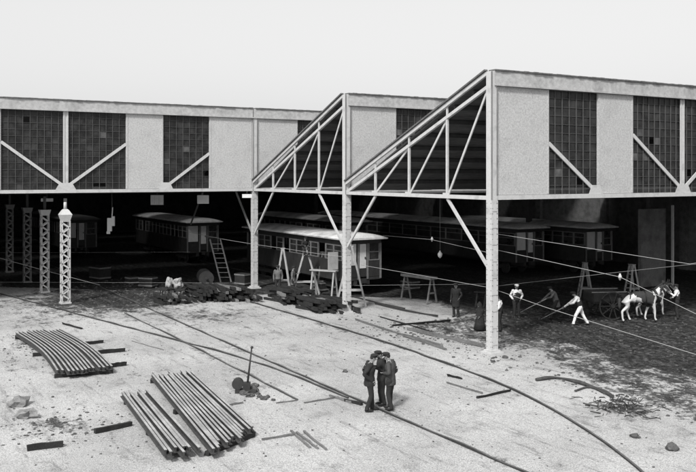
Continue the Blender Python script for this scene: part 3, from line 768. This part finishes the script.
# ------------------------------------------------------------------ people
def skin_mesh(V, E, root=0, sub=2):
    me = bpy.data.meshes.new('tmp'); me.from_pydata([v[0] for v in V], E, []); o = bpy.data.objects.new('tmp', me); C.objects.link(o)
    md = o.modifiers.new('s', 'SKIN'); sl = me.skin_vertices[0].data
    for i, (_, r) in enumerate(V):
        sl[i].radius = (r, r) if not isinstance(r, tuple) else r; sl[i].use_root = i == root
    sb = o.modifiers.new('u', 'SUBSURF'); sb.levels = sub; sb.render_levels = sub
    dg = bpy.context.evaluated_depsgraph_get(); ev = o.evaluated_get(dg); out = bpy.data.meshes.new_from_object(ev)
    bpy.data.objects.remove(o); return out
def person(label, loc, rz, pose=None, coat='cloth_dark', trousers='cloth_dark', hat='cap', hatm='cloth_dark', shirt=None, waistcoat=None, scale=1.0, coat_len=.30, group=None, bulk=1.0, held=None):
    """local frame: facing +x, left hand is +y"""
    J = dict(pel=(0,0,.92), wai=(0,0,1.08), che=(.01,0,1.30), nec=(.0,0,1.47), hea=(.03,0,1.60), 
             shL=(0,.19,1.42), shR=(0,-.19,1.42), elL=(-.04,.26,1.13), elR=(-.04,-.26,1.13), haL=(.08,.25,.88), haR=(.08,-.25,.88),
             hpL=(0,.10,.88), hpR=(0,-.10,.88), knL=(.03,.11,.48), knR=(.03,-.11,.48), anL=(-.02,.12,.09), anR=(-.02,-.12,.09))
    if pose: J.update(pose)
    J = {k: Vector(v) for k, v in J.items()}
    t = empty('person', loc, rz, label, 'person', group); scale *= .93; t.scale = (scale,)*3
    up = (J['hea']-J['nec']).normalized(); fw = Vector((1,0,0)); fw = (fw-up*fw.dot(up)).normalized(); 
    if pose and 'look' in pose: fw = Vector(pose['look']); fw = (fw-up*fw.dot(up)).normalized()
    V = []; E = []; ix = {}
    def add(k, p, r, par=None):
        V.append((tuple(p), r)); ix[k] = len(V)-1
        if par: E.append((ix[par], ix[k]))
    add('pel', J['pel'], .12); add('wai', J['wai'], .105, 'pel'); add('che', J['che'], .13, 'wai'); add('nb', J['nec']-up*.02, .062, 'che')
    add('nk', J['nec']+up*.03, .055, 'nb'); add('jaw', J['hea']-up*.03+fw*.012, .068, 'nk'); add('sk', J['hea']+up*.06, .085, 'jaw'); add('cr', J['hea']+up*.115, .055, 'sk')
    add('ch', J['hea']-up*.045+fw*.05, .032, 'jaw')
    for s in 'LR':
        add('sh'+s, J['sh'+s], .058, 'che'); add('el'+s, J['el'+s], .041, 'sh'+s); add('ha'+s, J['ha'+s], .027, 'el'+s)
        d = (J['ha'+s]-J['el'+s]).normalized(); add('pa'+s, J['ha'+s]+d*.06, (.042,.02), 'ha'+s)
        add('hp'+s, J['hp'+s], .09, 'pel'); add('kn'+s, J['kn'+s], .058, 'hp'+s); add('an'+s, J['an'+s], .038, 'kn'+s)
        f = Vector((1,0,0)) if not (pose and 'toe'+s in pose) else Vector(pose['toe'+s])
        add('ft'+s, J['an'+s]+f*.13-Vector((0,0,.05)), .034, 'an'+s)
    me = skin_mesh(V, E)
    b = MB(); b.mats = ['skin', 'leather']; b.bm.from_mesh(me)
    for f_ in b.bm.faces: f_.smooth = True; f_.material_index = 0
    sd = up.cross(fw); hc = J['hea']
    b.tube([hc+fw*.078+up*.035, hc+fw*.105+up*.0, hc+fw*.085-up*.012], [.010,.018,.012], n=6, m='skin')            # nose
    for s in (-1, 1):
        b.blob(hc+sd*.083*s+up*.01, (.018,.018,.03), m='skin', sub=1)                                                # ears
        b.blob(hc+fw*.083+sd*.032*s+up*.032, .0115, m='leather', sub=1)                                              # eyes
    b.tube([hc+fw*.083-up*.045-sd*.025, hc+fw*.09-up*.045, hc+fw*.083-up*.045+sd*.025], .006, n=5, m='leather')      # mouth
    for s in 'LR':                                                                                                    # fingers and thumb
        d = (J['ha'+s]-J['el'+s]).normalized(); q = d.cross(Vector((1,0,0))); q = q.normalized() if q.length > .2 else Vector((0,1,0)); nn = d.cross(q)
        base = J['ha'+s]+d*.085
        for k, L in enumerate((.062,.075,.07,.055)):
            o_ = base+nn*(k-1.5)*.019; cur = q*(.02 if s == 'L' else -.02)
            b.tube([o_, o_+d*L*.5+cur*.3, o_+d*L*.8+cur], [.0095,.009,.007], n=6, m='skin')
        o_ = J['ha'+s]+d*.03-nn*.03; b.tube([o_, o_+d*.03-nn*.025, o_+d*.06-nn*.028], [.012,.011,.008], n=6, m='skin')
    b.build('body', None, t)
    def cloth(b, path, rad, n, sx=None, k=4, amp=.012):
        path = [Vector(p) for p in path]; rad = [Vector((q[0], q[1], 0)) if isinstance(q, tuple) else Vector((q, q, 0)) for q in rad]
        P2 = smooth_path(path, k); R2 = smooth_path(rad, k)
        n0 = len(b.bm.verts); b.tube(P2, [(max(.01, q.x), max(.01, q.y)) for q in R2], n=n, sx=sx)
        b.bm.verts.ensure_lookup_table(); sd_ = random.random()*50
        for v in b.bm.verts[n0:]:
            w = v.co*7+Vector((sd_, 0, 0)); w.z *= 1.9
            v.co += noise.noise_vector(w)*amp
    # trousers
    b = MB(); sy = (0,1,0)
    for s in 'LR':
        h, k, a = J['hp'+s], J['kn'+s], J['an'+s]
        cloth(b, [h+Vector((0,0,.1)), h, h.lerp(k,.5), k, k.lerp(a,.5), a+Vector((0,0,.03)), a-Vector((0,0,.015))], [(.10,.095),(.125*bulk,.108),(.092,.09),(.074,.072),(.072,.068),(.07,.066),(.07,.066)], 14, sy)
    b.blob(J['pel']-Vector((0,0,.03)), (.135,.18,.13), sub=3)
    b.build('trousers', trousers, t)
    # shoes
    for s in 'LR':
        a = J['an'+s]; f = Vector((1,0,0)) if not (pose and 'toe'+s in pose) else Vector(pose['toe'+s])
        b = MB(); z = Vector((0,0,-a.z+.045)) if a.z < .2 else Vector((0,0,-.05))
        b.tube([a-f*.07+z, a-f*.02+z+Vector((0,0,.012)), a+f*.08+z, a+f*.15+z-Vector((0,0,.004)), a+f*.195+z-Vector((0,0,.012))], [(.03,.034),(.05,.045),(.046,.05),(.035,.048),(.016,.03)], n=10, sx=(0,0,1))
        b.build('shoe', 'leather', t)
    # coat or shirt with sleeves
    pe, wa, ch, ne = J['pel'], J['wai'], J['che'], J['nec']
    td = (pe-wa).normalized()
    top = shirt or coat; b = MB()
    path = [ne+(ne-ch).normalized()*.02, ne-(ne-ch).normalized()*.03, ch.lerp(ne,.62), ch, wa, pe]
    rad = [(.06,.065),(.085,.11),(.115,.185),(.145*bulk,.2*bulk),(.13*bulk,.165*bulk),(.15*bulk,.185*bulk)]
    if not shirt:
        path.append(pe+td*coat_len); rad.append((.15*bulk,.2*bulk))
        path.insert(-1, pe+td*coat_len*.5); rad.insert(-1, (.152*bulk,.195*bulk))
    cloth(b, path, rad, 22, (1,0,0), 4, .014)
    for s in 'LR':
        a, e, h = J['sh'+s], J['el'+s], J['ha'+s]
        inn = a.lerp(ch, .35)
        cloth(b, [inn, a+Vector((0,0,.01)), a.lerp(e,.5), e, e.lerp(h,.5), h], [.07,.07,.062*bulk,.056*bulk,.05*bulk,.045], 12)
        b.blob(e, .055*bulk, sub=2); b.blob(a, .068, sub=2)
    tp = b.build('shirt' if shirt else 'coat', top, t)
    if not shirt:     # collar / shirt front glimpse
        MB().tube([ne+up*.005, ne+up*.028], [.06,.058], n=12, sx=(1,0,0)).build('collar', 'cloth_white' if coat != 'cloth_white' else coat, t)
    if waistcoat:
        b = MB(); b.tube([ch.lerp(ne,.7), ch.lerp(ne,.3), ch, wa, pe+td*.03], [(.10,.105),(.145,.15),(.158,.185),(.145,.18),(.158,.19)], n=16, sx=(1,0,0)); b.build('waistcoat', waistcoat, t)
    # hair and hat
    b = MB(); b.blob(hc+up*.06-fw*.02, (.094,.09,.088), sub=2); b.blob(hc+up*.02-fw*.045, (.06,.078,.07), sub=2); b.build('hair', 'cloth_dark', t)
    if hat == 'cap':
        b = MB(); b.blob(hc+up*.115-fw*.005, (.125,.118,.05), sub=3)
        br = hc+up*.092+fw*.10; b.blob(br, (.065,.075,.012), sub=2); b.build('cap', hatm, t)
    elif hat == 'hat':
        b = MB(); u = up
        b.tube([hc+u*.075, hc+u*.085], [.165,.16], n=20, sx=(1,0,0)); b.tube([hc+u*.08, hc+u*.14, hc+u*.185, hc+u*.195], [.1,.097,.085,.05], n=16, sx=(1,0,0)); b.build('hat', hatm, t)
    return t
RX = Vector((sn, -cs, 0)); VF = Vector((cs, sn, 0))
# heading angles: right in the picture = rv, left = rv+pi, away = YAW, towards the camera = YAW+pi
person('man in bulky dark coat and flat cap at the left of the trio', Z0(G(369.5,411)), rv+.15,
    dict(nec=(.05,0,1.45), hea=(.11,0,1.575), che=(.02,0,1.29), elL=(-.12,.25,1.18), elR=(-.20,-.25,1.17), haL=(.05,.19,.93), haR=(.05,-.19,.93), anL=(.10,.09,.09), anR=(-.09,-.1,.09), knL=(.08,.1,.48)), coat='cloth_dark', trousers='cloth_dark', bulk=1.1, coat_len=.14)
person('man in dark jacket and cap, middle of the trio, half hidden behind his companions', Z0(G(382,405)), rv+math.pi+.35,
    dict(hea=(.08,0,1.585), elL=(.05,.26,1.15), haL=(.28,.12,1.22), elR=(.05,-.26,1.15), haR=(.28,-.10,1.22)), coat='cloth_dark', trousers='cloth_dark', hat='cap', scale=.98, coat_len=.16)
person('man in a grey jacket and dark cap at the right of the trio', Z0(G(390.5,409.5)), rv+math.pi-.35,
    dict(nec=(.04,0,1.46), hea=(.10,0,1.58), elL=(-.03,.28,1.16), haL=(.17,.14,1.12), elR=(-.10,-.25,1.15), haR=(.08,-.17,.95), anL=(-.06,.12,.09), anR=(.06,-.12,.09)), coat='cloth_mid', trousers='cloth_dark', bulk=1.06, coat_len=.16)
person('dark-dressed man standing alone between the middle and nearest steel columns', Z0(G(456,317)), YAW+math.pi-.5, dict(elL=(-.1,.27,1.15), haL=(.05,.2,.98)), coat='cloth_dark', bulk=1.05, coat_len=.4, scale=.97)
person('man in white shirt, dark waistcoat and pale cap right of nearest column', Z0(G(516.5,318.5)), YAW+math.pi+.1, dict(elL=(-.02,.32,1.18), elR=(-.02,-.32,1.18), haL=(.06,.2,1.0), haR=(.06,-.2,1.0)), shirt='cloth_white', waistcoat='cloth_dark', hatm='cloth_white', hat='cap', scale=.97)
person('dark figure with white sleeves half hidden behind the nearest steel column', Z0(G(500,331)), rv+math.pi*.9, dict(hea=(.08,0,1.57), haL=(.3,.15,1.05), haR=(.3,-.15,1.0), elL=(.05,.25,1.13), elR=(.05,-.25,1.13)), shirt='cloth_white', waistcoat='cloth_dark', trousers='cloth_dark', scale=.93)
# cloaked crouching figure
t = person('small figure wrapped in a black cloak, left of the nearest steel column', Z0(G(480,329.5)), YAW+math.pi-.6, dict(pel=(0,0,.55), wai=(0,0,.68), che=(.02,0,.86), nec=(.03,0,1.0), hea=(.06,0,1.1), shL=(0,.09,.93), shR=(0,-.09,.93), elL=(.05,.1,.7), elR=(.05,-.1,.7), haL=(.2,.08,.62), haR=(.2,-.08,.62), hpL=(0,.09,.52), hpR=(0,-.09,.52), knL=(.12,.1,.3), knR=(.12,-.1,.3), anL=(0,.11,.09), anR=(0,-.11,.09)), coat='cloth_dark', hat=None, coat_len=.1)
b = MB(); b.tube([(0.02,0,.02),(0.02,0,.3),(0.02,0,.6),(0.02,0,.85),(0.02,0,.98),(.045,0,1.06),(.06,0,1.18),(.05,0,1.29)], [.29,.23,.18,.155,.14,.11,.12,.02], n=18, sx=(1,0,0)); b.build('cloak', 'cloth_dark', t)
# digging workers
bend = dict(pel=(-.12,0,.86), wai=(-.02,0,1.0), che=(.16,0,1.12), nec=(.32,0,1.17), hea=(.44,0,1.2), shL=(.27,.18,1.14), shR=(.27,-.18,1.14), elL=(.42,.2,.88), elR=(.45,-.2,.9), haL=(.56,.08,.68), haR=(.72,-.06,.62), hpL=(-.12,.1,.84), hpR=(-.12,-.1,.84), knL=(.08,.14,.47), knR=(-.12,-.14,.46), anL=(.14,.16,.09), anR=(-.32,-.16,.09), look=(1,0,-1))
lab = dict(bend)
def spade(label, a, b_, grp=None):
    a, b_ = Vector(a), Vector(b_); t = empty('shovel', a, 0, label, 'shovel'); d = b_-a
    MB().tube([(0,0,0), d], .022, n=7).build('shaft', 'timber_pale', t)
    dn = d.normalized(); sd = dn.cross(Vector((0,0,1))).normalized()
    b = MB(); b.tube([d, d+dn*.06, d+dn*.3, d+dn*.36], [(.02,.03),(.015,.12),(.012,.12),(.006,.05)], n=8, sx=tuple(sd.cross(dn))); b.build('blade', 'railtop', t)
def digger(label, px, py, rz, pose, splabel=None, **k):
    p = Z0(G(px, py)); t = person(label, p, rz, pose, **k)
    if splabel:
        m = Matrix.Rotation(rz, 3, 'Z'); s = k.get('scale', 1)*.93
        a = p+m@(Vector(pose['haL'])*s); c = p+m@(Vector(pose['haR'])*s); d = (c-a).normalized() if (c-a).length > .05 else Vector((0,0,-1))
        end = c+d*1.0
        if end.z < .06: end = c+d*((c.z-.06)/-d.z if d.z < 0 else 1)
        spade(splabel, a-d*.3, end)
    return t
stride = dict(bend, pel=(0,0,.86), wai=(.04,0,1.02), che=(.12,0,1.2), nec=(.2,0,1.34), hea=(.27,0,1.44), shL=(.14,.19,1.28), shR=(.14,-.19,1.28), elL=(.3,.24,1.08), elR=(.36,-.24,1.1), haL=(.45,.1,1.0), haR=(.72,-.05,.82), hpL=(0,.1,.83), hpR=(0,-.1,.83), knL=(.2,.16,.47), knR=(-.14,-.16,.46), anL=(.30,.2,.09), anR=(-.34,-.2,.09), look=(1,0,-.6))
digger('digging worker with white shirt sleeves and dark waistcoat, legs wide apart in pale trousers', 580, 325, rv+math.pi-.25, stride, 'long-handled shovel held by the worker with legs wide apart', shirt='cloth_white', waistcoat='cloth_dark', trousers='cloth_white', hat='cap')
digger('dim worker in dull clothes with a shovel left of the wide-legged digger', 556, 318, rv+math.pi, stride, 'shovel of the dim worker left of the wide-legged digger', coat='cloth_dull', trousers='cloth_dark', hat='cap')
person('worker in pale shirt standing in shade behind the slim stepladder', Z0(G(278,294)), YAW+math.pi, None, shirt='cloth_dull', trousers='cloth_dark', scale=.98)
person('worker in a dull jacket between the two leftmost stepladders', Z0(G(293,295)), rv, dict(elL=(.05,.26,1.2), haL=(.3,.2,1.3)), coat='cloth_dull', trousers='cloth_dark', scale=.98)
pt = Z0(G(305,294)); 
person('dark worker sitting on top of a pale stepladder by the railway car', pt+Vector((0,0,2.1)), YAW+math.pi+.3, dict(pel=(0,0,.55), wai=(.02,0,.72), che=(.08,0,.93), nec=(.13,0,1.08), hea=(.2,0,1.18), shL=(.1,.18,1.03), shR=(.1,-.18,1.03), elL=(.2,.25,.78), elR=(.2,-.25,.78), haL=(.38,.12,.72), haR=(.38,-.12,.72), hpL=(.02,.1,.54), hpR=(.02,-.1,.54), knL=(.36,.15,.5), knR=(.36,-.15,.5), anL=(.36,.14,.1), anR=(.36,-.14,.1)), coat='cloth_dark', scale=.9, coat_len=.1)
# harnessed horse and two-wheeled cart
hp = Z0(G(641, 321)); t = empty('horse', hp, rv+.12, 'nearer dark and white patched horse in harness, right of the dark cart', 'horse')
V = []; E = []; ix = {}
def hadd(k, p, r, par=None):
    V.append((tuple(p), r)); ix[k] = len(V)-1
    if par: E.append((ix[par], ix[k]))
hadd('rump', (-.72,0,1.10), .21); hadd('loin', (-.35,0,1.13), .24, 'rump'); hadd('barrel', (.05,0,1.06), .27, 'loin'); hadd('chest', (.45,0,1.06), .25, 'barrel')
hadd('neck0', (.72,0,1.22), .17, 'chest'); hadd('neck1', (.93,0,1.46), .12, 'neck0'); hadd('poll', (1.06,0,1.62), .095, 'neck1'); hadd('cheek', (1.19,0,1.52), .10, 'poll'); hadd('nose', (1.36,0,1.34), .062, 'cheek'); hadd('muzzle', (1.44,0,1.25), .055, 'nose')
for sgn, kk, dx in ((1,'a',.22),(-1,'b',-.12)):
    y = .13*sgn
    hadd('st'+kk, (-.74,y,.88), .15, 'rump'); hadd('kn'+kk, (-.62+dx*.5,y,.70), .09, 'st'+kk); hadd('ho'+kk, (-.84+dx,y,.47), .055, 'kn'+kk); hadd('fe'+kk, (-.78+dx*1.25,y,.14), .04, 'ho'+kk); hadd('hf'+kk, (-.72+dx*1.25,y,.04), .058, 'fe'+kk)
    d2 = -dx*.8
    hadd('el'+kk, (.50,y,.82), .11, 'chest'); hadd('wr'+kk, (.50+d2,y,.48), .052, 'el'+kk); hadd('fk'+kk, (.48+d2*1.3,y,.14), .038, 'wr'+kk); hadd('ff'+kk, (.54+d2*1.3,y,.04), .055, 'fk'+kk)
hme = skin_mesh(V, E, 2)
hme.materials.append(M['hide_dark']); hme.materials.append(M['hide_white'])
for f in hme.polygons:
    c = f.center; q = noise.noise(c*1.6+Vector((4,1,0)))*.45
    f.use_smooth = True
    f.material_index = 1 if (c.x < -.28+q or (.42+q < c.x < .85) or c.z < .62 or (c.x > 1.12 and abs(c.y) < .05)) else 0
o = bpy.data.objects.new('body', hme); C.objects.link(o); o.parent = t
b = MB()
for s_ in (-1, 1): b.tube([(1.05,.05*s_,1.66),(1.06,.065*s_,1.76),(1.07,.06*s_,1.84)], [.03,.032,.006], n=7)
b.build('ears', 'hide_dark', t)
b = MB()
for i in range(10):
    f = i/9; p0 = Vector((.62+.42*f, 0, 1.42+.28*f)); b.tube([p0, p0+Vector((-.06,.08,-.05)), p0+Vector((-.07,.13,-.2))], [.035,.03,.01], n=6)
b.build('mane', 'hide_dark', t)
MB().tube([(-.92,0,1.18),(-1.02,0,1.02),(-1.03,0,.7),(-1.0,0,.5)], [.04,.06,.07,.02], n=9).build('tail', 'hide_dark', t)
ring = lambda x, z, r, tilt=0: [(x+tilt*math.sin(k*math.pi/10), r*math.cos(k*math.pi/10), z+r*1.05*math.sin(k*math.pi/10)) for k in range(21)]
MB().tube(ring(.66,1.16,.27,-.1), .05, n=8, cap=False).build('collar', 'leather', t)
MB().tube(ring(.12,1.05,.295), .028, n=6, cap=False).build('girth_strap', 'leather', t); MB().tube(ring(-.62,1.1,.245,.05), .024, n=6, cap=False).build('breeching_strap', 'leather', t)
h2 = copy_tree(t); h2.location = Z0(G(651, 315.5)); h2.rotation_euler.z = rv+.3; h2.scale = (.92,)*3; h2['label'] = 'farther patched horse, mostly hidden behind the nearer one'
t = empty('cart', Z0(G(606, 317)), rv+.12, 'dark two-wheeled cart between the wide-legged digger and the patched horse', 'cart')
MB().box(-.85,.75,-.55,.55,.72,.80).box(-.85,.75,-.6,-.551,.80,1.22).box(-.85,.75,.551,.6,.80,1.22).box(-.89,-.851,-.55,.55,.80,1.16).box(.751,.79,-.55,.55,.80,1.22).build('tray', 'timber_dark', t)
MB().box(-.95,.85,-.64,-.602,1.222,1.27).box(-.95,.85,.602,.64,1.222,1.27).build('side_rail', 'timber', t)
for s_ in (-1, 1):
    w = MB(); w.tube([(.62*math.cos(k*math.pi/16), s_*.74, .62+.62*math.sin(k*math.pi/16)) for k in range(33)], .038, n=6, cap=False)
    for k in range(10): w.bar((0, s_*.74, .62), (.6*math.cos(k*math.pi/5), s_*.74, .62+.6*math.sin(k*math.pi/5)), .035, .035)
    w.tube([(0,s_*.62,.62),(0,s_*.8,.62)], .09, n=10); w.build('wheel', 'timber_dark', t)
    MB().bar((.7, s_*.42, .76), (2.6, s_*.36, 1.0), .06, .07).build('shaft', 'timber', t)
MB().tube([(0,-.62,.62),(0,.62,.62)], .045).build('axle', 'iron', t)
person('man in dark clothes and white sleeves at the heads of the patched horses', Z0(G(677, 319)), rv+math.pi-.3, dict(elL=(.15,.27,1.2), haL=(.34,.2,1.32), elR=(.0,-.27,1.15), haR=(.2,-.2,1.05)), shirt='cloth_white', waistcoat='cloth_dark', trousers='cloth_dark', scale=.98)
# ------------------------------------------------------------------ camera, light, world
cd = bpy.data.cameras.new('camera'); cam = bpy.data.objects.new('camera', cd); C.objects.link(cam)
cam.location = (CX, CY, CH); cam.rotation_euler = (R_(90), 0, YAW-R_(90))
cd.sensor_width = 36; cd.lens = FO/696*36; cd.shift_y = -(236-HY)/696; cd.clip_end = 3000; cd.clip_start = .1
sc.camera = cam
SUN_EL = R_(46)
sdir = (-VF*.92 - RX*.38).normalized()          # horizontal direction towards the sun: behind the camera, from the left
sl = bpy.data.lights.new('sun', 'SUN'); sl.energy = 1.9; sl.angle = R_(7); sl.color = (1, .99, .97)
so = bpy.data.objects.new('sun', sl); C.objects.link(so); so.location = (0, -30, 40)
dv = Vector((sdir.x*math.cos(SUN_EL), sdir.y*math.cos(SUN_EL), math.sin(SUN_EL)))
so.rotation_euler = dv.to_track_quat('Z', 'Y').to_euler()
wd = bpy.data.worlds.new('World'); sc.world = wd; wd.use_nodes = True
n = wd.node_tree.nodes; L = wd.node_tree.links
sk = n.new('ShaderNodeTexSky'); sk.sky_type = 'NISHITA'; sk.sun_disc = False; sk.sun_elevation = SUN_EL; sk.sun_rotation = math.atan2(dv.x, dv.y)
sk.dust_density = 5.2; sk.air_density = 1.2; sk.ozone_density = 1
bw = n.new('ShaderNodeRGBToBW'); L.new(sk.outputs[0], bw.inputs[0]); mxs = n.new('ShaderNodeMix'); mxs.data_type = 'FLOAT'; mxs.inputs[0].default_value = .7; mxs.inputs[3].default_value = 2.95   # even high cloud veil
L.new(bw.outputs[0], mxs.inputs[2]); L.new(mxs.outputs[0], n['Background'].inputs[0]); n['Background'].inputs[1].default_value = .14
sc.render.engine = 'CYCLES'
sc.view_settings.view_transform = 'Standard'; sc.view_settings.look = 'None'; sc.view_settings.gamma = 1; sc.view_settings.exposure = 1.05
sc.render.resolution_x = 1024; sc.render.resolution_y = 694
